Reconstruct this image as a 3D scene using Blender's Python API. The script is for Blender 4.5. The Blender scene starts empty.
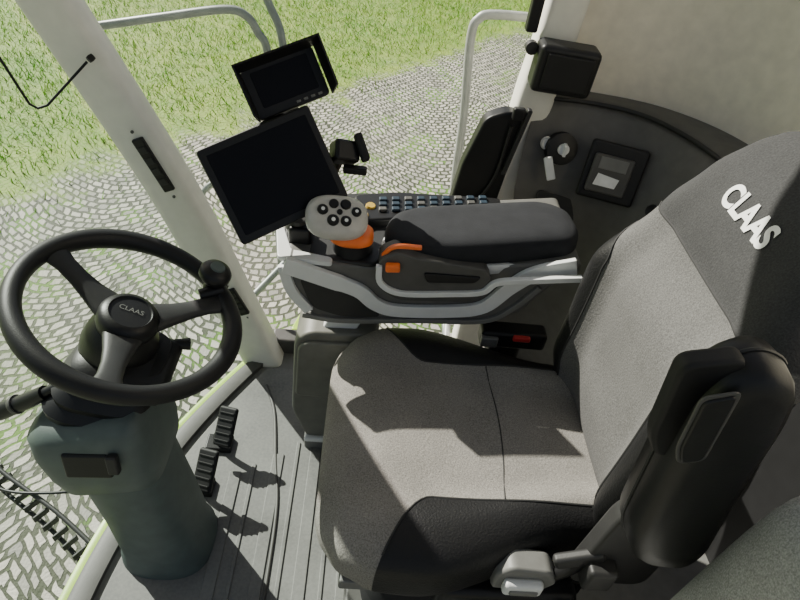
import bpy, math, random
import numpy as np
from mathutils import Vector, Matrix
random.seed(3); rng=np.random.default_rng(5)
COL=bpy.context.scene.collection
V=Vector
# ------------------------------------------------------------------ materials
def nodes(name):
    m=bpy.data.materials.new(name); m.use_nodes=True
    nt=m.node_tree; return m,nt,nt.nodes['Principled BSDF']
def mth(nt,op,a,b=None,c=None):
    n=nt.nodes.new('ShaderNodeMath'); n.operation=op
    for i,x in enumerate((a,b,c)):
        if x is None: continue
        if isinstance(x,(int,float)): n.inputs[i].default_value=x
        else: nt.links.new(x,n.inputs[i])
    return n.outputs[0]
def mixc(nt,f,a,b):
    n=nt.nodes.new('ShaderNodeMix'); n.data_type='RGBA'
    if isinstance(f,(int,float)): n.inputs[0].default_value=f
    else: nt.links.new(f,n.inputs[0])
    for i,x in ((6,a),(7,b)):
        if isinstance(x,tuple): n.inputs[i].default_value=(*x[:3],1)
        else: nt.links.new(x,n.inputs[i])
    return n.outputs[2]
def noise(nt,scale,detail=3,vec=None,rough=.5):
    n=nt.nodes.new('ShaderNodeTexNoise'); n.inputs['Scale'].default_value=scale; n.inputs['Detail'].default_value=detail
    n.inputs['Roughness'].default_value=rough
    if vec is None:
        tc=nt.nodes.new('ShaderNodeTexCoord'); vec=tc.outputs['Object']
    nt.links.new(vec,n.inputs['Vector']); return n.outputs['Fac']
def ramp(nt,fac,lo,hi):
    n=nt.nodes.new('ShaderNodeMapRange'); n.inputs[1].default_value=lo; n.inputs[2].default_value=hi
    nt.links.new(fac,n.inputs[0]); return n.outputs[0]
def bump(nt,b,h,strength=.3,dist=.002):
    n=nt.nodes.new('ShaderNodeBump'); n.inputs['Strength'].default_value=strength; n.inputs['Distance'].default_value=dist
    nt.links.new(h,n.inputs['Height']); nt.links.new(n.outputs[0],b.inputs['Normal'])
def M(name,col,rough=.5,metal=0,var=.12,vs=30,bs=300,bst=.15,coat=0,spec=.5):
    m,nt,b=nodes(name)
    f=ramp(nt,noise(nt,vs,4),.3,.7)
    d=tuple(c*(1-var) for c in col); l=tuple(min(1,c*(1+var)) for c in col)
    nt.links.new(mixc(nt,f,d,l),b.inputs['Base Color'])
    b.inputs['Roughness'].default_value=rough; b.inputs['Metallic'].default_value=metal
    b.inputs['Coat Weight'].default_value=coat; b.inputs['Specular IOR Level'].default_value=spec
    if bst: bump(nt,b,noise(nt,bs,2),bst,.001)
    return m
black=M('plastic_black',(.008,.008,.0085),.42,spec=.33)
blackm=M('rubber_black',(.011,.011,.0115),.6,spec=.3)
dark=M('plastic_charcoal',(.022,.022,.022),.5,spec=.35)
dgrey=M('plastic_dark_grey',(.075,.073,.068),.5,spec=.35)
mgrey=M('plastic_mid_grey',(.15,.15,.14),.5)
boxg=M('plastic_olive_grey',(.13,.13,.11),.5)
colg=M('column_slate',(.075,.098,.092),.55)
silver=M('silver_trim',(.68,.69,.68),.4,.05,var=.04)
pillarm=M('pillar_cream',(.78,.76,.68),.5,var=.04)
wallm=M('wall_liner_cream',(.88,.82,.68),.75,var=.06,bs=500,bst=.3)
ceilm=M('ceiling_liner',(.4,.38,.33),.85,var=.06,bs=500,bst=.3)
orange=M('orange_plastic',(.9,.17,.02),.4)
green=M('green_paint',(.36,.55,.06),.4)
railm=M('rail_paint_grey',(.20,.23,.22),.4,.2)
railw=M('rail_paint_light',(.40,.41,.40),.4,.1)
yellow=M('yellow_knob',(.5,.33,.05),.5)
red=M('red_plastic',(.5,.02,.02),.4)
white=M('label_white',(.8,.8,.78),.5)
bluegrey=M('button_blue_grey',(.018,.032,.048),.5,spec=.3)
seam=M('seam_thread',(.02,.02,.02),.8)
rubber=M('wheel_leather',(.009,.009,.0095),.5,bs=500,bst=.3,spec=.33)
def screenm(name,c):
    m,nt,b=nodes(name); b.inputs['Base Color'].default_value=(*c,1); b.inputs['Roughness'].default_value=.25
    b.inputs['Specular IOR Level'].default_value=.15
    return m
screen=screenm('screen_glass',(.004,.004,.005))
def fabricm(name,c,lea,axis,center,lim,a0,a1,spread,split=None,c2=None):
    """fabric centre with leather bolsters; coordinates are metres on the object itself"""
    m,nt,b=nodes(name)
    tc=nt.nodes.new('ShaderNodeTexCoord'); sp=nt.nodes.new('ShaderNodeSeparateXYZ'); nt.links.new(tc.outputs['Object'],sp.inputs[0])
    ay=mth(nt,'ABSOLUTE',mth(nt,'SUBTRACT',sp.outputs[1],center))
    ax=sp.outputs[axis]
    q=mth(nt,'MAXIMUM',mth(nt,'DIVIDE',mth(nt,'SUBTRACT',ax,a0),a1),0.0)
    g=mth(nt,'ADD',mth(nt,'MULTIPLY',mth(nt,'POWER',q,1.7),spread),lim)
    f=ramp(nt,mth(nt,'SUBTRACT',ay,g),-.0015,.0015)
    sp1=noise(nt,420,2); sp2=noise(nt,9,4)
    v=mth(nt,'ADD',mth(nt,'MULTIPLY',ramp(nt,sp1,.3,.7),.75),mth(nt,'MULTIPLY',ramp(nt,sp2,.3,.7),.25))
    fc=mixc(nt,v,tuple(x*.55 for x in c),tuple(x*1.4 for x in c))
    if split is not None:
        fc2=mixc(nt,v,tuple(x*.65 for x in c2),tuple(x*1.3 for x in c2))
        fc=mixc(nt,ramp(nt,sp.outputs[2],split-.003,split+.003),fc,fc2)
    nt.links.new(mixc(nt,f,fc,lea),b.inputs['Base Color'])
    nt.links.new(mth(nt,'SUBTRACT',.92,mth(nt,'MULTIPLY',f,.42)),b.inputs['Roughness'])
    b.inputs['Specular IOR Level'].default_value=.3
    bump(nt,b,noise(nt,260,3),.5,.002)
    return m
CY=.745
cushm=fabricm('seat_cushion_cloth',(.195,.184,.168),(.009,.009,.0095),0,CY,.165,.17,-.09,.12)
backm=fabricm('seat_back_cloth',(.105,.103,.100),(.009,.009,.0095),2,.735,.162,.82,.09,.10,.935,(.042,.042,.043))
cloth=fabricm('instructor_cloth',(.30,.30,.295),(.2,.2,.2),0,0,9,9,1,0)
def floorm():
    m,nt,b=nodes('floor_mat_rubber')
    f=ramp(nt,noise(nt,6,6),.3,.75); s=ramp(nt,noise(nt,140,3),.35,.7)
    c=mixc(nt,f,(.10,.10,.096),(.18,.18,.168)); c=mixc(nt,mth(nt,'MULTIPLY',s,.25),c,(.28,.27,.25))
    nt.links.new(c,b.inputs['Base Color']); b.inputs['Roughness'].default_value=.6
    bump(nt,b,noise(nt,400,2),.3,.001); return m
floormat=floorm()
def glassm(name,tint):
    m=bpy.data.materials.new(name); m.use_nodes=True; nt=m.node_tree; nt.nodes.clear()
    o=nt.nodes.new('ShaderNodeOutputMaterial'); mx=nt.nodes.new('ShaderNodeMixShader')
    t=nt.nodes.new('ShaderNodeBsdfTransparent'); t.inputs[0].default_value=(*tint,1)
    g=nt.nodes.new('ShaderNodeBsdfGlossy'); g.inputs['Roughness'].default_value=.02
    lw=nt.nodes.new('ShaderNodeLayerWeight'); lw.inputs[0].default_value=.5
    f=mth(nt,'ADD',mth(nt,'MULTIPLY',mth(nt,'POWER',lw.outputs['Facing'],4.0),.4),.035)
    nt.links.new(f,mx.inputs[0]); nt.links.new(t.outputs[0],mx.inputs[1]); nt.links.new(g.outputs[0],mx.inputs[2])
    nt.links.new(mx.outputs[0],o.inputs[0]); return m
glass=glassm('window_glass',(.96,.985,.96)); wglass=glassm('windscreen_glass',(.84,.93,.90))
def groundm():
    m,nt,b=nodes('cobble_and_grass_ground')
    tc=nt.nodes.new('ShaderNodeTexCoord'); sp=nt.nodes.new('ShaderNodeSeparateXYZ'); nt.links.new(tc.outputs['Object'],sp.inputs[0])
    x,y=sp.outputs[0],sp.outputs[1]
    # fan (segmental arc) setts
    wob=mth(nt,'MULTIPLY',mth(nt,'SUBTRACT',noise(nt,1.2,2),.5),.3)
    xs=mth(nt,'ADD',x,wob)
    arc=mth(nt,'MULTIPLY',mth(nt,'ABSOLUTE',mth(nt,'SINE',mth(nt,'MULTIPLY',xs,1.9))),.55)
    yy=mth(nt,'ADD',mth(nt,'ADD',y,arc),mth(nt,'MULTIPLY',mth(nt,'SUBTRACT',noise(nt,5,2),.5),.12))
    xx=mth(nt,'ADD',x,mth(nt,'MULTIPLY',mth(nt,'SUBTRACT',noise(nt,7,2),.5),.10))
    cb=nt.nodes.new('ShaderNodeCombineXYZ'); nt.links.new(xx,cb.inputs[0]); nt.links.new(yy,cb.inputs[1])
    br=nt.nodes.new('ShaderNodeTexBrick'); nt.links.new(cb.outputs[0],br.inputs['Vector'])
    br.inputs['Scale'].default_value=1; br.inputs['Brick Width'].default_value=.088; br.inputs['Row Height'].default_value=.085
    br.inputs['Mortar Size'].default_value=.0135; br.inputs['Mortar Smooth'].default_value=.25; br.inputs['Bias'].default_value=0
    br.inputs['Color1'].default_value=(.58,.54,.46,1); br.inputs['Color2'].default_value=(.26,.25,.22,1); br.inputs['Mortar'].default_value=(.030,.040,.012,1)
    var=ramp(nt,noise(nt,.9,4),.35,.7)
    cob=mixc(nt,mth(nt,'MULTIPLY',var,.25),br.outputs['Color'],(.22,.21,.17))
    tuft=ramp(nt,noise(nt,2.2,6,rough=.75),.52,.60)
    joint=mth(nt,'MULTIPLY',br.outputs['Fac'],tuft)
    cob=mixc(nt,mth(nt,'MULTIPLY',joint,.9),cob,(.10,.22,.012))
    moss=ramp(nt,noise(nt,.55,5,rough=.65),.54,.68)
    cob=mixc(nt,mth(nt,'MULTIPLY',moss,.5),cob,(.12,.18,.03))
    gr=mixc(nt,ramp(nt,noise(nt,2.2,6,rough=.7),.3,.7),(.085,.22,.008),(.27,.38,.04))
    gr=mixc(nt,ramp(nt,noise(nt,40,3),.4,.75),gr,(.26,.28,.08))
    e=mth(nt,'SUBTRACT',y,mth(nt,'ADD',mth(nt,'MULTIPLY',x,1.2),8.7))
    e=mth(nt,'ADD',e,mth(nt,'MULTIPLY',mth(nt,'SUBTRACT',noise(nt,1.1,6,rough=.7),.5),3.2))
    f=ramp(nt,e,-.25,.35)
    nt.links.new(mixc(nt,f,cob,gr),b.inputs['Base Color']); b.inputs['Roughness'].default_value=.75
    inv=mth(nt,'SUBTRACT',1,br.outputs['Fac'])
    bump(nt,b,mth(nt,'ADD',inv,mth(nt,'MULTIPLY',noise(nt,60,3),.4)),.8,.02)
    return m
groundmat=groundm()
def bladem():
    m,nt,b=nodes('grass_blades')
    f=ramp(nt,noise(nt,1.4,5,rough=.7),.35,.65); c=mixc(nt,f,(.10,.36,.005),(.34,.54,.03))
    g=ramp(nt,noise(nt,9,2),.54,.74); c=mixc(nt,mth(nt,'MULTIPLY',g,.6),c,(.46,.38,.18))
    nt.links.new(c,b.inputs['Base Color']); b.inputs['Roughness'].default_value=.7; return m
blade=bladem()
# ------------------------------------------------------------------ geometry helpers
def grp(name,loc=(0,0,0),mat=None):
    e=bpy.data.objects.new(name,None); COL.objects.link(e)
    if mat is not None: e.matrix_world=mat
    else: e.location=loc
    return e
def obj(name,vs,fs,mat,parent=None,smooth=True,bevel=0,sub=0,seg=3):
    me=bpy.data.meshes.new(name); me.from_pydata([tuple(v) for v in vs],[],[tuple(f) for f in fs]); me.update()
    import bmesh
    bm=bmesh.new(); bm.from_mesh(me); bmesh.ops.remove_doubles(bm,verts=bm.verts,dist=1e-6); bmesh.ops.recalc_face_normals(bm,faces=bm.faces); bm.to_mesh(me); bm.free()
    me.materials.append(mat)
    if smooth: me.polygons.foreach_set('use_smooth',[True]*len(me.polygons))
    o=bpy.data.objects.new(name,me); COL.objects.link(o)
    if parent: o.parent=parent
    if bevel:
        b=o.modifiers.new('b','BEVEL'); b.width=bevel; b.segments=seg; b.limit_method='ANGLE'; b.angle_limit=math.radians(40); b.harden_normals=True
    if sub:
        s=o.modifiers.new('s','SUBSURF'); s.levels=sub; s.render_levels=sub
    if smooth and not bevel and not sub: me.set_sharp_from_angle(angle=math.radians(50))
    return o
def frame(e1,e2=None):
    e1=V(e1).normalized(); e2=V(e2); e2=(e2-e1*e2.dot(e1)).normalized(); return e1,e2,e1.cross(e2)
def box(name,c,size,mat,parent=None,bevel=.005,e1=(1,0,0),e2=(0,1,0),seg=3):
    a,b,n=frame(e1,e2); c=V(c); h=[s/2 for s in size]
    vs=[c+a*(i*h[0])+b*(j*h[1])+n*(k*h[2]) for i in(-1,1) for j in(-1,1) for k in(-1,1)]
    fs=[(0,1,3,2),(4,6,7,5),(0,4,5,1),(2,3,7,6),(0,2,6,4),(1,5,7,3)]
    return obj(name,vs,fs,mat,parent,bevel=bevel,seg=seg,smooth=bevel>0)
def rnd(pts,r,n=5):
    out=[]; N=len(pts)
    for i,p in enumerate(pts):
        ri=r[i] if isinstance(r,(list,tuple)) else r
        p=V(p); a=V(pts[i-1]); b=V(pts[(i+1)%N]); da=a-p; db=b-p
        k=min(ri,da.length*.48,db.length*.48)
        if k<1e-5: out.append(p); continue
        s=p+da.normalized()*k; e=p+db.normalized()*k
        for j in range(n+1):
            t=j/n; out.append(s*(1-t)**2+p*2*t*(1-t)+e*t*t)
    return out
def prism(name,pts,o,e1,e2,thick,mat,parent=None,bevel=.004,r=0,seg=2):
    """polygon in plane (e1,e2) at o, extruded by thick along e1 x e2"""
    a,b,n=frame(e1,e2); o=V(o)
    P=rnd([(p[0],p[1]) for p in pts],r) if r else [V(p) for p in pts]
    lo=[o+a*p[0]+b*p[1] for p in P]; hi=[q+n*thick for q in lo]; N=len(P)
    fs=[tuple(range(N)),tuple(range(2*N-1,N-1,-1))]+[(i,(i+1)%N,N+(i+1)%N,N+i) for i in range(N)]
    return obj(name,lo+hi,fs,mat,parent,bevel=bevel,seg=seg)
def prism_xz(name,pts,y0,y1,mat,parent=None,bevel=.004,r=0):
    return prism(name,pts,(0,y1,0),(1,0,0),(0,0,1),y1-y0,mat,parent,bevel,r)
def cat(pts,n=8):
    pts=[V(p) for p in pts]
    if len(pts)<3: return pts
    P=[pts[0]*2-pts[1]]+pts+[pts[-1]*2-pts[-2]]; out=[]
    for i in range(1,len(P)-2):
        for j in range(n):
            t=j/n; a,b,c,d=P[i-1:i+3]
            out.append(.5*((2*b)+(c-a)*t+(2*a-5*b+4*c-d)*t*t+(3*b-a-3*c+d)*t**3))
    out.append(pts[-1]); return out
def tube(name,pts,r,mat,parent=None,curve=True,res=10):
    P=cat(pts) if curve else [V(p) for p in pts]
    vs=[];fs=[]; up=None
    for i,p in enumerate(P):
        t=(P[min(i+1,len(P)-1)]-P[max(i-1,0)]).normalized()
        if up is None: up=V((0,0,1)) if abs(t.z)<.9 else V((1,0,0))
        a=(up-t*up.dot(t)).normalized(); b=t.cross(a); up=a
        rr=r if not isinstance(r,(list,tuple)) else r[0]+(r[1]-r[0])*i/(len(P)-1)
        for k in range(res):
            q=2*math.pi*k/res; vs.append(p+a*(rr*math.cos(q))+b*(rr*math.sin(q)))
    for i in range(len(P)-1):
        for k in range(res):
            k2=(k+1)%res; fs.append((i*res+k,i*res+k2,(i+1)*res+k2,(i+1)*res+k))
    fs.append(tuple(range(res))); fs.append(tuple(range((len(P)-1)*res,len(P)*res)))
    return obj(name,vs,fs,mat,parent)
def loft(name,rings,mat,parent=None,cap=True,sub=0,bevel=0):
    n=len(rings[0]); vs=[p for r in rings for p in r]; fs=[]
    for i in range(len(rings)-1):
        for k in range(n):
            k2=(k+1)%n; fs.append((i*n+k,i*n+k2,(i+1)*n+k2,(i+1)*n+k))
    if cap: fs.append(tuple(range(n))); fs.append(tuple(range((len(rings)-1)*n,len(rings)*n)))
    return obj(name,vs,fs,mat,parent,sub=sub,bevel=bevel)
def sring(c,e1,e2,a,b,e=.5,n=32):
    c=V(c);e1=V(e1);e2=V(e2); out=[]
    for k in range(n):
        t=2*math.pi*k/n; x=math.cos(t);y=math.sin(t)
        out.append(c+e1*(a*math.copysign(abs(x)**e,x))+e2*(b*math.copysign(abs(y)**e,y)))
    return out
def lathe(name,prof,c,axis,mat,parent=None,n=32):
    ax=V(axis).normalized(); t=V((1,0,0)) if abs(ax.x)<.9 else V((0,1,0)); a=(t-ax*t.dot(ax)).normalized(); b=ax.cross(a); c=V(c)
    rings=[[c+ax*h+a*(r*math.cos(2*math.pi*k/n))+b*(r*math.sin(2*math.pi*k/n)) for k in range(n)] for r,h in prof]
    return loft(name,rings,mat,parent)
def interp(x,xs,ys): return float(np.interp(x,xs,ys))
def sm(x,xs,ys):
    i=max(0,min(len(xs)-2,int(np.searchsorted(xs,x)-1))); t=min(1,max(0,(x-xs[i])/(xs[i+1]-xs[i]))); t=t*t*(3-2*t)
    return ys[i]+(ys[i+1]-ys[i])*t
# ------------------------------------------------------------------ ground
GZ=-1.9
g=obj('ground',[(-40,-20,GZ),(50,-20,GZ),(50,60,GZ),(-40,60,GZ)],[(0,1,2,3)],groundmat,smooth=False)
N=90000
xs=rng.uniform(-9,9,N*2); ys=rng.uniform(4,22,N*2)
bx=ys-(1.2*xs+8.9); keep=(bx+rng.normal(size=N*2)*.5>0.2)&(rng.random(N*2)<np.clip(1.3-bx*.05,.3,1)); xs=xs[keep][:N];ys=ys[keep][:N]; n=len(xs)
h=rng.uniform(.03,.09,n)*(1+(rng.random(n)>.97)*1.5); w=rng.uniform(.003,.009,n); a=rng.uniform(0,6.28,n); lx=rng.normal(size=n)*.04; ly=rng.normal(size=n)*.04
vv=np.empty((n,3,3)); vv[:,0]=np.c_[xs-w*np.cos(a),ys-w*np.sin(a),np.full(n,GZ)]; vv[:,1]=np.c_[xs+w*np.cos(a),ys+w*np.sin(a),np.full(n,GZ)]; vv[:,2]=np.c_[xs+lx,ys+ly,GZ+h]
me=bpy.data.meshes.new('grass_field'); me.from_pydata(vv.reshape(-1,3).tolist(),[],np.arange(n*3).reshape(-1,3).tolist()); me.materials.append(blade)
COL.objects.link(bpy.data.objects.new('grass_field',me))
# ------------------------------------------------------------------ cab floor
front=[(-.235,1.40),(-.33,1.24),(-.42,1.06),(-.48,.9),(-.52,.74),(-.545,.56),(-.55,.36),(-.54,.05)]
fp=cat([(x,y,0) for x,y in front],5)
outline=[(p.x,p.y) for p in fp]+[(1.02,.05),(1.02,1.40)]
fl=grp('floor')
prism('floor_pan',outline,(0,0,-.06),(1,0,0),(0,1,0),.058,mgrey,fl,bevel=.004)
matpts=[(p.x+.045,p.y-.01) for p in fp if p.y<1.33]+[(.5,.07),(.5,1.3)]
prism('rubber_mat',matpts,(0,0,-.002),(1,0,0),(0,1,0),.008,floormat,fl,bevel=.002)
for i,x in enumerate((-.27,-.225,-.165,-.115,-.065,-.015,.035,.085)):
    y1=1.02 if x>-.16 else .98-(abs(x)-.16)*.6
    box('mat_rib_%d'%i,(x,(.12+y1)/2,.007),(.010 if i%2 else .03,y1-.12,.006),floormat,fl,bevel=.002)
tube('mat_edge_bead',[(-.24,1.22,.007),(-.20,1.12,.007),(-.17,.95,.007),(-.145,.8,.007),(-.140,.5,.007)],.005,dgrey,fl)
tr=grp('trim_1')
rg=[[V((p.x+dx,p.y,z)) for dx,z in ((-.02,-.03),(-.02,.012),(-.005,.018),(.03,.014),(.03,-.03))] for p in fp]
loft('front_sill',rg,dgrey,tr)
rg=[[V((p.x+dx,p.y+.012,z)) for dx,z in ((-.050,-.05),(-.047,-.012),(-.036,-.008),(-.022,-.012),(-.022,-.05))] for p in fp]
loft('green_body_edge',rg,green,tr)
box('right_sill',(.05,1.40,.01),(.60,.06,.09),dgrey,tr,bevel=.01)
prism('green_body_corner',[(-.2,1.45),(-.02,1.45),(-.05,1.56),(-.16,1.6)],(0,0,.0),(1,0,0),(0,1,0),.03,green,tr,bevel=.006,r=.02)
# ------------------------------------------------------------------ pillars
pa=grp('a_pillar')
path=[(-.262,1.345,-.02),(-.37,1.37,.25),(-.505,1.395,.58),(-.71,1.41,1.0),(-.93,1.40,1.45),(-1.12,1.37,1.93)]
rings=[sring(p,(1,0,0),(0,1,0),.062,.045,.45,24) for p in cat(path,6)]
loft('pillar_shell',rings,pillarm,pa)
for i,(c,L) in enumerate((((-.523,1.352,.655),.15),((-.335,1.325,.245),.10))):
    d=V((-.42,.02,.9)).normalized()
    box('air_vent_%d'%(i+1),c,(L,.030,.012),black,pa,.004,e1=d,e2=(.9,0,.42))
    for k in range(4): box('vent_slot_%d_%d'%(i,k),V(c)+d*(L*(-.3+.2*k))+V((0,-.007,0)),(L*.12,.02,.003),dark,pa,.001,e1=d,e2=(.9,0,.42))
    for k in (-.62,.62): lathe('vent_screw_%d_%d'%(i,k>0),[(.004,0),(.004,.003)],V(c)+d*(L*k),(0,-1,0),dgrey,pa,10)
pb=grp('b_pillar')
path=[(.40,1.47,-.02),(.40,1.48,.5),(.41,1.50,.85),(.435,1.53,1.1),(.47,1.55,1.93)]
loft('pillar_shell',[sring(p,(1,0,0),(0,1,0),.048,.045,.4,24) for p in cat(path,5)],pillarm,pb)
spk=grp('cab_loudspeaker')
box('housing',(.445,1.43,.985),(.145,.075,.110),black,spk,.014,e1=(1,-.04,-.03))
box('grille',(.445,1.39,.985),(.11,.01,.08),blackm,spk,.004,e1=(1,-.04,-.03))
box('bracket',(.36,1.49,1.10),(.028,.03,.12),black,spk,.006)
lathe('catch',[(.001,0),(.015,.001),(.015,.02),(.001,.021)],(.36,1.45,1.02),(0,-1,0),dark,spk)
# ------------------------------------------------------------------ glass
w1=grp('window_1')
top=[(-1.16,1.34),(-1.26,1.18),(-1.33,1.0),(-1.37,.8),(-1.38,.6),(-1.36,.4),(-1.3,.2),(-1.2,.05)]
tp=cat([(x,y,1.93) for x,y in top],5); nb=len(fp); vs=[];fs=[]
for j in range(9):
    t=j/8
    for a_,b_ in zip(fp,tp):
        p=V((a_.x-.02,a_.y,.0)).lerp(b_,t); p.x-=.06*math.sin(math.pi*t); vs.append(p)
for j in range(8):
    for i in range(nb-1): fs.append((j*nb+i,j*nb+i+1,(j+1)*nb+i+1,(j+1)*nb+i))
obj('windscreen_pane',vs,fs,wglass,w1)
w2=grp('window_2')
obj('side_pane',[(-.2,1.42,.03),(.36,1.47,.03),(.44,1.55,1.93),(-1.06,1.40,1.93)],[(0,1,2,3)],glass,w2,smooth=False)
# ------------------------------------------------------------------ rear walls
wr=grp('wall_rear')
plan=cat([(.44,1.57,0),(.58,1.57,0),(.75,1.53,0),(.88,1.42,0),(.95,1.25,0),(.98,1.0,0),(1.0,.6,0),(1.0,.05,0)],5)
def sheet(name,zs,off,mat,par):
    vs=[];fs=[];n=len(plan)
    for z,o_ in zip(zs,off):
        for p in plan: vs.append(V((p.x+o_,p.y+o_*.3,z)))
    for j in range(len(zs)-1):
        for i in range(n-1): fs.append((j*n+i,j*n+i+1,(j+1)*n+i+1,(j+1)*n+i))
    return obj(name,vs,fs,mat,par)
sheet('liner_cream',[.80,.95,1.2,1.5,1.93],[0,.0,.01,.02,.03],wallm,wr)
sheet('liner_lower',[-.02,.3,.6,.80],[0,0,0,0],blackm,wr)
fr=rnd([(-.26,.0),(.26,.0),(.26,.5),(-.26,.5)],.06)
w3=grp('window_3')
WY,WZ=1.075,1.06
tube('rear_window_seal',[V((.955,WY+p[0],WZ+p[1]*1.2)) for p in fr]+[V((.955,WY+fr[0][0],WZ+fr[0][1]*1.2))],.014,black,w3,curve=False)
prism('rear_window_tint',[(p[0],p[1]*1.2) for p in fr],(.962,WY,WZ),(0,1,0),(0,0,1),.004,screen,w3,bevel=0)
ce=obj('ceiling',[(-1.4,-.0,1.95),(.10,-.0,1.95),(.10,1.55,1.95),(-1.15,1.45,1.95),(-1.4,.9,1.95)],[(0,1,2,3,4)],ceilm,smooth=False)
# ------------------------------------------------------------------ right rear side console
sc=grp('side_console')
lv=[ # z, points x,y
 (.0,[(.46,1.42),(.55,1.40),(.62,1.33),(.66,1.2),(.68,1.05)]),
 (.50,[(.46,1.40),(.55,1.38),(.62,1.31),(.66,1.2),(.68,1.05)]),
 (.60,[(.40,1.39),(.53,1.375),(.64,1.32),(.70,1.2),(.73,1.05)]),
 (.74,[(.40,1.425),(.54,1.40),(.67,1.35),(.745,1.22),(.77,1.05)]),
 (.86,[(.41,1.46),(.56,1.455),(.68,1.40),(.765,1.26),(.79,1.08)]),
 (.895,[(.42,1.475),(.57,1.475),(.70,1.42),(.785,1.27),(.81,1.08)]),
 (.90,[(.42,1.50),(.575,1.50),(.72,1.45),(.81,1.30),(.84,1.08)]),
 (.885,[(.42,1.58),(.58,1.585),(.78,1.53),(.93,1.36),(.98,1.08)])]
rows=[cat([(x,y,z) for x,y in p],6) for z,p in lv]; vs=[q for r in rows for q in r]; n=len(rows[0])
fs=[(j*n+i,j*n+i+1,(j+1)*n+i+1,(j+1)*n+i) for j in range(len(rows)-1) for i in range(n-1)]
obj('fascia',vs,fs,M('fascia_grey',(.10,.096,.088),.55),sc,sub=1)
tube('fascia_lip',[V((p.x-.004,p.y-.004,p.z)) for p in rows[5]],.006,dark,sc,curve=False)
ex=V((.97,-.2,-.05)); ez=V((.05,.3,.95))
def onp(u,v,off=0):
    a,b,nn=frame(ex,ez); return V((.620,1.352,.770))+a*u+b*v+nn*off
a_,b_,n_=frame(ex,ez)
box('printer_bezel',onp(0,0,.004),(.145,.145,.016),black,sc,.01,e1=ex,e2=ez)
box('printer_lid',onp(-.008,-.005,.016),(.10,.095,.014),dgrey,sc,.006,e1=ex,e2=ez)
prism('printer_paper',[(-.035,-.004),(.02,-.004),(.025,.02),(-.03,.026)],onp(-.008,-.03,.024),ex,ez,.002,white,sc,bevel=.0005)
box('printer_window',onp(-.008,.022,.0235),(.07,.03,.003),mgrey,sc,.002,e1=ex,e2=ez)
for k in range(3): box('switch_%d'%k,onp(.105,-.04+.035*k,.004),(.032,.026,.012),black,sc,.004,e1=(.75,-.62,-.05),e2=ez)
box('switch_label',onp(.11,.062,.006),(.02,.014,.004),white,sc,.001,e1=(.75,-.62,-.05),e2=ez)
kc=V((.492,1.405,.795)); kn=V((.05,-.93,.33))
lathe('key_bezel',[(.001,.012),(.022,.012),(.040,.008),(.042,-.01)],kc,kn,black,sc)
lathe('key_barrel',[(.001,.02),(.014,.02),(.015,.0)],kc,kn,silver,sc)
box('key_fob',kc+kn*.02+V((-.025,-.01,-.05)),(.022,.008,.06),silver,sc,.003,e1=(.9,0,.35),e2=kn)
box('key_blade',kc+kn*.025,(.008,.02,.03),silver,sc,.002)
lathe('socket',[(.001,.006),(.011,.006),(.015,.01),(.017,0)],(.455,1.418,.80),kn,silver,sc)
lathe('socket_2',[(.001,.004),(.012,.004),(.016,.008),(.018,0)],(.72,1.27,.72),(-.8,-.6,.2),dark,sc)
prism('fascia_panel_line',[(.0,0),(.20,-.02),(.22,.03),(.0,.06)],(.46,1.385,.62),(1,-.1,0),(0,.25,.97),.004,dark,sc,bevel=.002,r=.015)
# latch cover left of the B pillar
lp=grp('window_latch_panel')
prism('cover',[(.235,.56),(.36,.56),(.385,.86),(.34,.875),(.285,.85),(.25,.72)],(0,1.455,0),(1,0,0),(0,0,1),.045,black,lp,bevel=.008,r=.02)
box('latch_arm',(.372,1.40,.80),(.012,.02,.18),dark,lp,.003,e1=(1,0,-.15),e2=(0,1,0))
box('latch_handle',(.36,1.40,.875),(.03,.02,.03),black,lp,.005)
tube('latch_cable',[(.30,1.405,.60),(.34,1.40,.70),(.35,1.40,.84)],.004,dark,lp)
# ------------------------------------------------------------------ driver seat
YC=.735
def c_w(x): return sm(x,[-.035,-.02,.02,.08,.15,.46,.56],[.18,.225,.270,.296,.300,.215,.19])
def c_zm(x): return sm(x,[-.035,.0,.06,.56],[.415,.42,.425,.43])
def c_h(x): return sm(x,[-.035,-.02,.02,.10,.3,.56],[.02,.038,.06,.075,.068,.06])
def c_b(r,x):
    k=interp(x,[-.03,.15,.5],[.004,.02,.03]); r=abs(r); t=min(1,max(0,(r-.45)/.3)); return k*(t*t*(3-2*t))-.35*k
E=.5
def c_top(x,y):
    w=c_w(x); r=min(.999,abs(y-CY)/w); c=r**(1/E); s=math.sqrt(1-c*c); return c_zm(x)+c_h(x)*s**E+c_b(r,x)*s
xsn=[-.035,-.030,-.02,-.008,.005,.02,.04,.06,.08,.11]+list(np.linspace(.14,.54,22))
rings=[]
for x in xsn:
    ring=[];w=c_w(x);zm=c_zm(x);h_=c_h(x)
    for k in range(72):
        t=2*math.pi*k/72; c=math.cos(t);s=math.sin(t); r=math.copysign(abs(c)**E,c)
        z=zm+h_*math.copysign(abs(s)**E,s)+(c_b(r,x)*s if s>0 else 0)
        ring.append(V((x,CY+w*r,z)))
    rings.append(ring)
seat=grp('driver_seat')
loft('cushion',rings,cushm,seat,sub=1)
def on_c(x,y,o=.0): return V((x,y,c_top(x,y)+o))
def cg(x): return .165+max(0,(x-.17)/-.09)**1.7*.12
tube('seam_cross',[on_c(.30+.02*math.cos((y-CY)*8),y) for y in np.linspace(CY-.162,CY+.162,20)],.0014,seam,seat,curve=False,res=6)
for s in (-1,1):
    pts=[on_c(x,CY+s*cg(x)) for x in np.linspace(.075,.5,40) if cg(x)<c_w(x)*.985]
    tube('seam_side_%d'%(s>0),pts,.002,seam,seat,curve=False,res=6)
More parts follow.
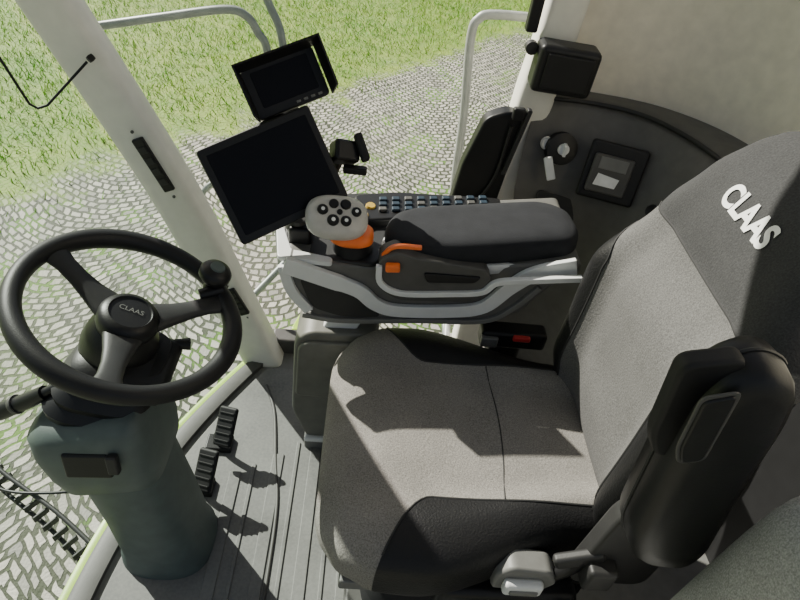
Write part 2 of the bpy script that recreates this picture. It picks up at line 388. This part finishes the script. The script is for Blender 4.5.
def b_w(z): return sm(z,[.44,.52,.78,.93,1.03,1.09,1.12,1.135],[.20,.235,.245,.215,.175,.150,.125,.09])
def b_xm(z): return sm(z,[.44,.60,.80,.95,1.19],[.565,.55,.545,.59,.665])
def b_h(z): return sm(z,[.44,.50,.80,1.06,1.115,1.135],[.05,.07,.065,.055,.035,.012])
def b_b(r,z):
    k=interp(z,[.45,.55,.8,.95,1.1],[.04,.065,.05,.012,.0]); r=abs(r); t=min(1,max(0,(r-.5)/.35)); return k*(t*t*(3-2*t))
def b_front(y,z):
    r=min(.999,abs(y-YC)/b_w(z)); c=r**(1/E); s=math.sqrt(1-c*c); return b_xm(z)-b_h(z)*s**E-b_b(r,z)*s
rings=[]
for z in list(np.linspace(.45,1.06,32))+[1.075,1.09,1.102,1.112,1.121,1.128,1.133,1.135]:
    ring=[];w=b_w(z)
    for k in range(72):
        t=2*math.pi*k/72; c=math.cos(t);s=math.sin(t); r=math.copysign(abs(c)**E,c)
        x=b_xm(z)-b_h(z)*math.copysign(abs(s)**E,s)-(b_b(r,z)*s if s>0 else 0)
        ring.append(V((x,YC+w*r,z)))
    rings.append(ring)
loft('backrest',rings,backm,seat,sub=1)
def on_b(y,z): return V((b_front(y,z)-.0005,y,z))
def bg(z): return .162+max(0,(z-.82)/.09)**1.7*.10
for s in (-1,1):
    tube('back_seam_%d'%(s>0),[on_b(YC+s*bg(z),z) for z in np.linspace(.5,.95,40) if bg(z)<b_w(z)*.98],.0022,seam,seat,curve=False,res=6)
tube('back_seam_top',[on_b(y,.935) for y in np.linspace(YC-.20,YC+.20,30)],.002,seam,seat,curve=False,res=6)
cu=bpy.data.curves.new('lettering','FONT'); cu.body='CLAAS'; cu.size=.049; cu.extrude=.0; cu.offset=.0018; cu.space_character=.98; cu.align_x='CENTER'
to=bpy.data.objects.new('tmp',cu); COL.objects.link(to); bpy.context.view_layer.update()
tm=bpy.data.meshes.new_from_object(to.evaluated_get(bpy.context.evaluated_depsgraph_get())); bpy.data.objects.remove(to)
for v in tm.vertices:
    y=YC+.002-v.co.x*.95; z=1.023+v.co.y*.95; v.co=V((b_front(y,z)-.002,y,z))
tm.materials.clear(); tm.materials.append(white); lt=bpy.data.objects.new('headrest_lettering',tm); COL.objects.link(lt); lt.parent=seat
# suspension base
loft('suspension_bellows',[sring((.27,YC,z),(1,0,0),(0,1,0),(.20 if i%2 else .185),(.215 if i%2 else .20),.35,40) for i,z in enumerate(np.linspace(.05,.30,9))],blackm,seat)
box('suspension_plate',(.27,YC,.325),(.44,.46,.06),dark,seat,.012)
box('base_plate',(.27,YC,.03),(.46,.48,.05),dgrey,seat,.01)
box('seat_rail_near',(.24,.50,.335),(.44,.03,.03),mgrey,seat,.005)
box('seat_side_cover',(.33,.49,.32),(.26,.05,.10),black,seat,.015)
# adjustment handle cluster below near side
prism_xz('adjust_handle',[(.285,.40),(.375,.395),(.40,.43),(.38,.465),(.31,.475),(.285,.45)],.465,.51,mgrey,seat,bevel=.008,r=.012)
box('adjust_handle_grip',(.335,.458,.43),(.07,.02,.035),silver,seat,.008)
box('adjust_handle_ridge',(.335,.447,.43),(.05,.006,.012),mgrey,seat,.003)
box('adjust_handle_post',(.35,.50,.39),(.05,.03,.10),black,seat,.008)
tube('adjust_lever',[(.39,.48,.43),(.41,.475,.47),(.415,.47,.52)],.011,black,seat)
prism_xz('recliner_bracket',[(.41,.44),(.55,.44),(.56,.70),(.50,.74),(.43,.66)],.465,.50,dark,seat,bevel=.008,r=.03)
lathe('recliner_pivot',[(.001,.012),(.026,.012),(.034,.0),(.034,-.03)],(.475,.455,.66),(0,-1,0),black,seat)
box('recliner_lever',(.41,.47,.52),(.085,.02,.03),dark,seat,.008,e1=(1,0,.45),e2=(0,1,0))
box('hinge_block',(.445,.455,.50),(.05,.035,.06),dark,seat,.008)
# folded-up near armrest
ap=[(.425,.665),(.385,.74),(.368,.90),(.362,1.01),(.375,1.05),(.405,1.07),(.445,1.055),(.462,1.0),(.478,.88),(.512,.70),(.50,.655)]
apc=rnd(ap,.03,5); cc=V((.44,.88))
def arring(k,y): return [V((cc.x+(p.x-cc.x)*k,y,cc.y+(p.y-cc.y)*(1-(1-k)*.5))) for p in apc]
loft('armrest_pad',[arring(.55,.458),arring(.85,.453),arring(.97,.443),arring(1,.428),arring(1,.415),arring(.97,.397),arring(.86,.386),arring(.6,.382)],black,seat)
AE1=(.12,0,-.98); AE2=(-.98,0,-.12)
AX,AZ=.366,.985
prism('armrest_adjuster',[(-.08,-.034),(.075,-.034),(.085,.015),(.045,.030),(-.07,.030)],(AX,.402,AZ),AE1,AE2,.024,blackm,seat,bevel=.006,r=.015)
prism('adjuster_recess',[(-.062,-.022),(.053,-.022),(.058,.007),(.029,.016),(-.053,.016)],(AX,.3765,AZ),AE1,AE2,.003,dgrey,seat,bevel=.001,r=.01)
prism('adjuster_paddle',[(-.058,-.018),(.049,-.018),(.054,.005),(.027,.013),(-.049,.013)],(AX,.3735,AZ),AE1,AE2,.008,black,seat,bevel=.003,r=.008)
tube('armrest_parting_line',[V((.44+(p.x-.44)*1.003,.42,.88+(p.y-.88)*1.003)) for p in apc[6:40]],.0025,dark,seat,curve=False,res=6)
sw=grp('seat_slide_switch')
box('block',(.39,1.04,.475),(.16,.05,.05),black,sw,.01)
box('red_rocker',(.405,1.017,.490),(.042,.018,.014),red,sw,.004)
box('grey_tab',(.33,1.015,.475),(.04,.02,.03),mgrey,sw,.004)
box('support_bracket',(.39,1.08,.22),(.08,.05,.46),black,sw,.01)
# ------------------------------------------------------------------ instructor seat
ins=grp('instructor_seat')
loft('backrest',[sring((.555+(z-.2)*.06,.165,z),(1,0,0),(0,1,0),.12*k,.22*k2,.45,48) for z,k,k2 in ((.30,.8,.9),(.36,1,.97),(.6,1,1),(.83,1,1),(.885,.95,.985),(.915,.84,.94),(.93,.6,.85),(.935,.3,.7))],cloth,ins,sub=1)
box('folding_base',(.56,.16,.16),(.26,.36,.32),dark,ins,.02)
box('hinge_bracket',(.47,.395,.36),(.08,.03,.12),mgrey,ins,.006)
tube('belt_stalk',[(.45,.41,.20),(.45,.42,.33),(.44,.41,.42)],.012,black,ins)
# ------------------------------------------------------------------ armrest console
ac=grp('armrest_console')
body=[(-.155,.672),(-.135,.575),(-.085,.512),(-.02,.500),(.31,.545),(.375,.575),(.42,.655),(.475,.70),(.475,.735),(.30,.705),(.06,.668)]
prism_xz('body_shell',body,1.005,1.27,M('console_grey',(.11,.108,.10),.5),ac,bevel=.008,r=.018)
def band(name,line,w,y,mat,th=.012):
    L=cat([(p[0],0,p[1]) for p in line],6); up=[];lo=[]
    for i,p in enumerate(L):
        t=(L[min(i+1,len(L)-1)]-L[max(0,i-1)]).normalized(); nn=V((-t.z,0,t.x)); ww=w if not callable(w) else w(i/(len(L)-1))
        up.append((p.x+nn.x*ww/2,p.z+nn.z*ww/2)); lo.append((p.x-nn.x*ww/2,p.z-nn.z*ww/2))
    rr=[[V((a[0],y,a[1])),V((b[0],y,b[1])),V((b[0],y+th,b[1])),V((a[0],y+th,a[1]))] for a,b in zip(up,lo)]
    return loft(name,rr,mat,ac,bevel=.002)
band('silver_sweep',[(-.150,.660),(-.06,.632),(.01,.608),(.05,.574),(.10,.560),(.22,.572),(.29,.594),(.335,.655),(.38,.698),(.46,.728)],lambda t:.040 if t<.15 else .040-.008*math.sin(math.pi*t),.992,silver)
band('silver_nose',[(-.152,.655),(-.135,.59),(-.095,.535)],.024,.995,silver)
band('silver_lower',[(-.11,.520),(-.02,.513),(.15,.533),(.30,.550),(.36,.60),(.40,.66)],.013,.996,mgrey)
prism_xz('dark_inlay',[(-.12,.63),(.0,.605),(.04,.56),(.07,.535),(-.02,.525),(-.09,.545)],.998,1.01,dark,ac,bevel=.003,r=.02)
prism_xz('dark_inlay_2',[(.07,.635),(.27,.64),(.29,.62),(.26,.60),(.10,.588),(.06,.61)],.998,1.01,dgrey,ac,bevel=.003,r=.015)
prism('top_deck',[(-.15,1.02),(.05,1.005),(.08,1.28),(.02,1.30),(-.13,1.26),(-.17,1.15)],(0,0,.655),(1,0,.04),(0,1,0),.02,dark,ac,bevel=.006,r=.03)
prism('front_silver_lip',[(-.165,1.01),(-.05,1.0),(-.05,1.02),(-.14,1.04),(-.18,1.16),(-.19,1.15)],(0,0,.665),(1,0,.04),(0,1,0),.012,silver,ac,bevel=.003,r=.01)
def padring(z,ka,kb,w0=1):
    P=rnd([(.045,1.055),(.085,1.0),(.20,.985),(.46,1.03),(.485,1.08),(.475,1.17),(.42,1.20),(.12,1.145),(.065,1.12)],.05,5); c=V((.265,1.10))
    return [V((c.x+(p.x-c.x)*ka,c.y+(p.y-c.y)*kb,z+(p.x-.26)*.06)) for p in P]
loft('armrest_frame',[padring(.672,.93,.9),padring(.682,.99,.98),padring(.70,1.0,1.0),padring(.705,.985,.98)],silver,ac)
clothp=M('armrest_cloth',(.020,.021,.024),.85,bs=400,bst=.4,spec=.2)
loft('armrest_pad',[padring(.70,.95,.94),padring(.712,.985,.975),padring(.735,.985,.975),padring(.752,.95,.93),padring(.760,.85,.8),padring(.762,.5,.4)],clothp,ac,sub=1)
prism_xz('grip_frame',[(.045,.712),(.05,.655),(.10,.632),(.27,.655),(.285,.69),(.27,.712),(.12,.725),(.08,.735)],.975,1.03,dgrey,ac,bevel=.005,r=.012)
band('grip_silver_edge',[(.047,.70),(.055,.655),(.10,.632),(.20,.642),(.27,.655),(.30,.685),(.38,.70),(.47,.715)],.013,.968,silver)
prism_xz('grip_slot',[(.14,.692),(.15,.668),(.25,.678),(.262,.695)],.970,.98,black,ac,bevel=.002,r=.008)
box('orange_button',(.075,.968,.702),(.030,.016,.018),orange,ac,.004,e1=(1,0,.1),e2=(0,1,0))
band('orange_line',[(.052,.712),(.075,.738),(.13,.742)],.007,.985,orange)
prism('keypad_deck',[(.0,1.14),(.10,1.16),(.34,1.20),(.34,1.275),(.08,1.275),(-.02,1.25)],(0,0,.665),(1,0,.05),(0,1,0),.03,black,ac,bevel=.006,r=.02)
for i in range(9):
    for j in range(3):
        box('key_%d_%d'%(i,j),(.05+.030*i,1.185+.004*i+.022*j,.700+.0016*i),(.019,.015,.010),bluegrey if (i+j)%4 else dgrey,ac,.003,e1=(1,.1,.05))
for k,(x,y,m) in enumerate(((.005,1.16,yellow),(-.035,1.20,dark),(.02,1.20,yellow))):
    lathe('knob_%d'%k,[(.001,.022),(.010,.022),(.012,.018),(.013,0)],(x,y,.68),(.1,-.1,1),m,ac,16)
# multi-function lever
jy=grp('multifunction_lever'); jc=V((-.048,1.035,.762))
lathe('boot',[(.045,0),(.042,.015),(.03,.03),(.032,.045),(.026,.05)],(-.01,1.06,.675),(-.2,-.1,1),blackm,jy)
loft('orange_collar',[sring(V((-.014,1.040,.668))+V((0,0,z)),(1,0,0),(0,1,0),r,r*.85,.7,32) for z,r in ((.040,.034),(.050,.046),(.062,.045),(.070,.034))],orange,jy)
tube('stem',[(-.01,1.055,.69),(-.03,1.045,.73),(-.045,1.035,.76)],.022,dark,jy)
jn=V((.15,-.55,.80)).normalized(); ja=(V((1,.1,.0))-jn*V((1,.1,0)).dot(jn)).normalized(); jb=jn.cross(ja)
headm=M('lever_warm_grey',(.50,.48,.44),.4)
loft('grip_head',[sring(jc+jn*h,ja,jb,a,b,.75,40) for h,a,b in ((-.03,.02,.018),(-.024,.042,.034),(-.010,.060,.044),(.004,.066,.048),(.018,.062,.045),(.026,.052,.037),(.030,.03,.02))],headm,jy,sub=1)
for i,(u,v,r) in enumerate(((-.032,.006,.011),(-.010,.020,.010),(.014,.020,.011),(.036,.006,.010),(-.011,-.015,.012),(.015,-.015,.011),(.002,.003,.006))):
    pc=jc+jn*(.0265-.00000*u)+ja*u+jb*v
    lathe('lever_button_%d'%i,[(r,-.004),(r,.005),(r*.8,.008),(.0005,.008)],pc,jn,black,jy,20)
    if i in (0,3,4,5): lathe('lever_button_mark_%d'%i,[(r*.35,.008),(r*.35,.0088),(.0005,.0088)],pc,jn,white,jy,10)
# pedestal under console
pd=grp('console_pedestal')
prism_xz('cabinet',[(-.135,.16),(-.13,.42),(-.10,.455),(.07,.465),(.07,.04),(-.09,.04)],1.01,1.28,boxg,pd,bevel=.01,r=.02)
prism_xz('cabinet_lid',[(-.125,.235),(-.12,.41),(-.10,.43),(.06,.44),(.06,.235)],1.0,1.03,boxg,pd,bevel=.006,r=.015)
box('plinth',(-.01,1.14,.025),(.18,.27,.06),mgrey,pd,.01)
box('step_plate',(-.03,1.03,.05),(.14,.06,.02),silver,pd,.006)
prism('silver_strut',[(-.05,0),(.03,0),(.05,.055),(-.03,.055)],(-.02,1.06,.44),(1,0,0),(.1,0,1),.03,silver,pd,bevel=.006)
# ------------------------------------------------------------------ displays
rt=V((.192,.106,.068)).normalized(); upv=V((-.088,.075,.151)); rt,upv,nm=frame(rt,upv)
mc=V((-.176,1.070,.828))
mon=grp('terminal_display')
def slab(name,c,w,h,t,mat,par,r=.01,bev=.004,e1=None,e2=None):
    e1=e1 or rt; e2=e2 or upv; n3=e1.cross(e2)
    return prism(name,[(-w/2,-h/2),(w/2,-h/2),(w/2,h/2),(-w/2,h/2)],c-n3*t,e1,e2,t,mat,par,bevel=bev,r=r)
slab('housing',mc,.240,.200,.03,black,mon)
slab('glass_panel',mc+nm*.0015,.212,.168,.003,screen,mon,bev=.001,r=.004)
slab('rear_hump',mc-nm*.03,.15,.12,.03,dark,mon)
tube('mount_arm',[mc-nm*.06,mc-nm*.09-upv*.06,(-.13,1.16,.70),(-.12,1.15,.66)],.014,dark,mon)
lathe('mount_ball',[(.001,-.025),(.02,-.018),(.026,0),(.02,.018),(.001,.025)],(-.135,1.09,.70),(0,0,1),dgrey,mon)
box('mount_clamp',(-.125,1.08,.685),(.05,.04,.05),black,mon,.008)
cm=grp('camera_monitor')
s1,s2,s3=frame(V((.86,.42,.30)),V((-.30,.42,.85)))
sc_=V((-.174,1.205,.962))
slab('housing',sc_,.158,.100,.03,black,cm,e1=s1,e2=s2)
slab('lcd',sc_+s3*.0015+s2*.005,.122,.070,.003,screen,cm,r=.004,bev=.0008,e1=s1,e2=s2)
hood=[(-.081,-.051),(.081,-.051),(.081,.051),(-.081,.051)]; out=[(-.092,-.040),(.086,-.040),(.086,.060),(-.092,.060)]
for i in (1,2,3):
    j=(i+1)%4
    q=[sc_+s1*hood[i][0]+s2*hood[i][1],sc_+s1*hood[j][0]+s2*hood[j][1],sc_+s1*out[j][0]+s2*out[j][1]+s3*.05,sc_+s1*out[i][0]+s2*out[i][1]+s3*.05]
    o=obj('hood_%d'%i,q,[(0,1,2,3)],black,cm,smooth=False); so=o.modifiers.new('t','SOLIDIFY'); so.thickness=.004
for k in range(4): box('monitor_key_%d'%k,sc_+s1*(.01+.016*k)-s2*.041+s3*.002,(.009,.005,.003),mgrey,cm,.001,e1=s1,e2=s2)
tube('bracket',[sc_-s3*.02,sc_-s3*.05-s2*.05,mc+upv*.09-nm*.03,mc+upv*.04-nm*.04],.010,dark,cm)
ph=grp('phone_holder')
box('cradle',(-.045,1.15,.852),(.055,.045,.045),black,ph,.008,e1=(.8,.3,-.2),e2=(0,.7,.7))
box('clamp_jaw',(-.01,1.145,.87),(.018,.06,.02),blackm,ph,.005,e1=(.8,.3,.2),e2=(0,.7,.7))
box('clamp_jaw_low',(-.02,1.13,.825),(.05,.02,.015),blackm,ph,.004)
tube('cradle_arm',[(-.05,1.16,.84),(-.07,1.17,.78),(-.10,1.16,.70),(-.09,1.15,.66)],.009,dark,ph)
# ------------------------------------------------------------------ steering
t=.38
e1=V((math.cos(t),0,-math.sin(t))); e2=V((0,1,0)); nn=V((math.sin(t),0,math.cos(t)))
wc=V((-.374,.763,.716))
sw=grp('steering_wheel')
def W(x,y,z): return wc+e1*x+e2*y+nn*z
R=.175
rings=[]
for i in range(96):
    a=2*math.pi*i/96; rr=.0168+.0010*math.cos(3*a)
    c=V((math.cos(a),math.sin(a)))
    rings.append([W(c.x*(R+rr*math.cos(b)),c.y*(R+rr*math.cos(b)),rr*1.05*math.sin(b)) for b in [2*math.pi*k/16 for k in range(16)]])
n=16; vs=[p for r in rings for p in r]; fs=[(i*n+k,i*n+(k+1)%n,((i+1)%96)*n+(k+1)%n,((i+1)%96)*n+k) for i in range(96) for k in range(n)]
obj('rim',vs,fs,rubber,sw)
for j,ad in enumerate((156,35,-84)):
    a=math.radians(ad); d=V((math.cos(a),math.sin(a))); pd_=V((-d.y,d.x))
    rings=[]
    for r,wd,th,z in ((.02,.036,.012,-.03),(.05,.030,.012,-.026),(.08,.023,.010,-.022),(.11,.019,.009,-.015),(.14,.019,.009,-.007),(.165,.025,.010,-.001),(.178,.032,.009,.0)):
        rings.append([W(d.x*r+pd_.x*wd*math.copysign(abs(math.cos(b))**.7,math.cos(b)),d.y*r+pd_.y*wd*math.copysign(abs(math.cos(b))**.7,math.cos(b)),z+th*math.sin(b)) for b in [2*math.pi*k/20 for k in range(20)]])
    loft('spoke_%d'%(j+1),rings,dark,sw)
lathe('hub',[(.03,-.06),(.046,-.05),(.052,-.03),(.050,-.014),(.044,-.006),(.036,-.003),(.034,-.006),(.001,-.005)],wc,nn,black,sw)
cu=bpy.data.curves.new('lettering','FONT'); cu.body='CLAAS'; cu.size=.014; cu.align_x='CENTER'
to=bpy.data.objects.new('tmp',cu); COL.objects.link(to); bpy.context.view_layer.update()
tm=bpy.data.meshes.new_from_object(to.evaluated_get(bpy.context.evaluated_depsgraph_get())); bpy.data.objects.remove(to)
for v in tm.vertices: v.co=W(v.co.x,v.co.y,-.0035)
tm.materials.clear(); tm.materials.append(mgrey); lt=bpy.data.objects.new('hub_lettering',tm); COL.objects.link(lt); lt.parent=sw
ka=math.radians(42); kp=(R*math.cos(ka),R*math.sin(ka))
lathe('spinner_knob',[(.012,.0),(.012,.018),(.022,.024),(.030,.034),(.030,.044),(.025,.052),(.012,.056),(.001,.057)],W(kp[0]-.024,kp[1]+.004,0),nn,black,sw)
lathe('spinner_cap',[(.014,.055),(.013,.059),(.001,.060)],W(kp[0]-.024,kp[1]+.004,0),nn,colg,sw)
tube('spinner_clamp',[W(kp[0]-.035,kp[1]-.02,-.005),W(kp[0],kp[1],.012)],.012,black,sw,curve=False)
sc=grp('steering_column')
ex_,ey_=V((1,0,0)),V((0,1,0))
loft('lower_boot',[sring((x,.72,z),ex_,ey_,a,b,.75,40) for x,z,a,b in ((-.385,.0,.106,.100),(-.385,.03,.104,.098),(-.388,.05,.096,.092),(-.405,.20,.092,.089),(-.425,.33,.090,.088),(-.43,.37,.088,.086))],colg,sc)
loft('upper_housing',[sring((x,y,z),V((1,0,.25)).normalized(),ey_,a,b,.42,40) for x,y,z,a,b in ((-.430,.72,.345,.090,.085),(-.435,.72,.355,.102,.094),(-.442,.72,.40,.110,.10),(-.452,.722,.46,.114,.102),(-.458,.725,.51,.110,.098),(-.455,.73,.53,.092,.08))],colg,sc)
loft('column_bellows',[sring((-.455+i*.008,.73+i*.003,.515+i*.014),V((1,0,-.2)).normalized(),ey_,(.094 if i%2 else .084)-i*.002,(.084 if i%2 else .076)-i*.002,.6,32) for i in range(9)],black,sc)
lathe('column_head',[(.05,-.16),(.062,-.14),(.066,-.09),(.06,-.06),(.045,-.035)],wc,nn,black,sc)
box('head_pod',W(.055,-.02,-.105),(.10,.14,.05),black,sc,.018,e1=e1,e2=e2)
box('hatch',(-.445,.618,.462),(.085,.055,.012),black,sc,.006,e1=(1,0,.1),e2=(0,.25,1))
box('hatch_tab',(-.395,.612,.480),(.02,.04,.016),dark,sc,.004,e1=(1,0,.1),e2=(0,.25,1))
tube('stalk_arm',[(-.44,.72,.62),(-.50,.705,.575),(-.53,.70,.555)],.009,black,sc)
tube('stalk_grip',[(-.53,.70,.555),(-.58,.70,.52),(-.63,.70,.488)],[.014,.017],black,sc)
lathe('stalk_ring',[(.018,-.004),(.019,0),(.018,.004)],(-.59,.70,.515),(-.8,0,-.55),dgrey,sc,16)
tube('stalk_arm_right',[(-.40,.76,.62),(-.33,.80,.60),(-.30,.81,.595)],[.008,.012],black,sc)
pe=grp('brake_pedals')
for i,(x,y) in enumerate(((-.325,.850),(-.305,.985))):
    c=V((x,y,.105)); ae=V((.10,.72,.66)); be=V((.85,-.15,.35))
    a1,b1,n1=frame(ae,be); 
    if n1.z<0: n1=-n1
    box('pad_%d'%(i+1),c,(.105,.056,.014),blackm,pe,.007,e1=ae,e2=be)
    for k in range(5): box('pad_rib_%d_%d'%(i,k),c+a1*(-.036+.018*k)+n1*.008,(.004,.044,.004),blackm,pe,.001,e1=ae,e2=be)
    tube('pedal_arm_%d'%(i+1),[c-n1*.01,c+V((-.03,.01,-.055)),(x-.035,y+.02,.0)],.009,black,pe)
    box('pedal_foot_%d'%(i+1),(x-.025,y+.01,.012),(.07,.05,.02),black,pe,.004)
# ------------------------------------------------------------------ outside rails & small stuff
hr=grp('handrail')
tube('hoop',[(.34,1.74,.10),(.30,1.75,.45),(.285,1.75,.70),(.262,1.75,.93),(.275,1.75,.985),(.32,1.75,1.0),(.46,1.75,1.005)],.013,railw,hr)
tube('lower_mount',[(.34,1.74,.10),(.34,1.60,.05),(.33,1.42,.0)],.012,railw,hr)
h2=grp('handrail')
tube('top_rail',[(-.70,1.47,.86),(-.82,1.62,.84),(-.84,1.76,.82),(-.78,1.80,.825),(-.60,1.80,.87),(-.43,1.80,.91),(-.37,1.80,.90),(-.34,1.80,.86),(-.31,1.80,.78),(-.30,1.80,.4),(-.28,1.80,-.02)],.012,railm,h2)
tube('second_post',[(-.36,1.86,1.0),(-.315,1.86,.92),(-.27,1.83,.80),(-.26,1.82,.4),(-.25,1.8,-.02)],.012,railm,h2)
tube('deck_bar',[(-.28,1.80,-.02),(.34,1.74,-.02),(.34,1.42,-.02)],.014,railm,h2,curve=False)
tube('step_loop',[(-.38,1.50,.03),(-.35,1.55,.056),(-.25,1.70,.117),(-.24,1.78,.12)],.012,railm,h2)
tube('mirror_loop',[(-.56,1.70,.22),(-.53,1.7,.31),(-.50,1.7,.39),(-.42,1.75,.42),(-.30,1.80,.42)],.009,railm,h2)
wi=grp('wiper_arm')
tube('linkage',[(-1.02,.98,-.06),(-.89,.88,-.08),(-.70,.765,-.09),(-.56,.66,-.10)],.006,black,wi)
tube('blade',[(-1.03,1.0,-.02),(-.88,.90,-.04),(-.70,.80,-.05),(-.55,.70,-.06)],.006,dark,wi)
for k in range(14):
    q=k/13; box('link_clip_%d'%k,V((-1.0,.975,-.05)).lerp(V((-.58,.69,-.08)),q),(.006,.04,.02),dark,wi,.002,e1=(.8,-.55,0),e2=(.55,.8,0))
tube('washer_hose',[(-1.0,.93,-.1),(-.85,.85,-.05),(-.72,.84,-.03),(-.62,.86,-.03)],.004,black,wi)
ho=grp('sunshade_rod')
tube('rod',[(-.80,1.235,1.07),(-.755,1.28,.845),(-.748,1.285,.815),(-.735,1.29,.805),(-.715,1.295,.812),(-.625,1.335,.905)],.003,black,ho,curve=False)
lathe('rod_socket',[(.007,-.007),(.008,0),(.007,.007)],(-.62,1.345,.91),(.5,.7,.4),black,ho,12)
# ------------------------------------------------------------------ light
wd=bpy.data.worlds.new('World'); bpy.context.scene.world=wd; wd.use_nodes=True; nt=wd.node_tree
sk=nt.nodes.new('ShaderNodeTexSky'); sk.sky_type='NISHITA'; sk.sun_disc=False; sk.sun_elevation=math.radians(38); sk.sun_rotation=math.radians(-50); sk.dust_density=2.5
bgn=nt.nodes['Background']; bgn.inputs[1].default_value=.14
nt.links.new(mixc(nt,.35,sk.outputs[0],(3.3,3.0,2.6)),bgn.inputs[0])
sd=bpy.data.lights.new('sun','SUN'); sd.energy=13; sd.angle=.009; sd.color=(1,.95,.86)
so=bpy.data.objects.new('sun',sd); COL.objects.link(so); so.location=(-3,3,4)
so.rotation_euler=V((.62,-.54,-.60)).to_track_quat('-Z','Y').to_euler()
# ------------------------------------------------------------------ camera
cx=V((.9928,0,.1192)).normalized(); cz=V((-.0781,-.7557,.6504)).normalized(); cy=cz.cross(cx).normalized(); cz=cx.cross(cy)
cd=bpy.data.cameras.new('camera'); cd.sensor_width=36; cd.lens=27; cd.clip_start=.02
cam=bpy.data.objects.new('camera',cd); COL.objects.link(cam)
mt=Matrix((cx,cy,cz)).transposed().to_4x4(); mt.translation=V((0,0,1.45)); cam.matrix_world=mt
bpy.context.scene.camera=cam
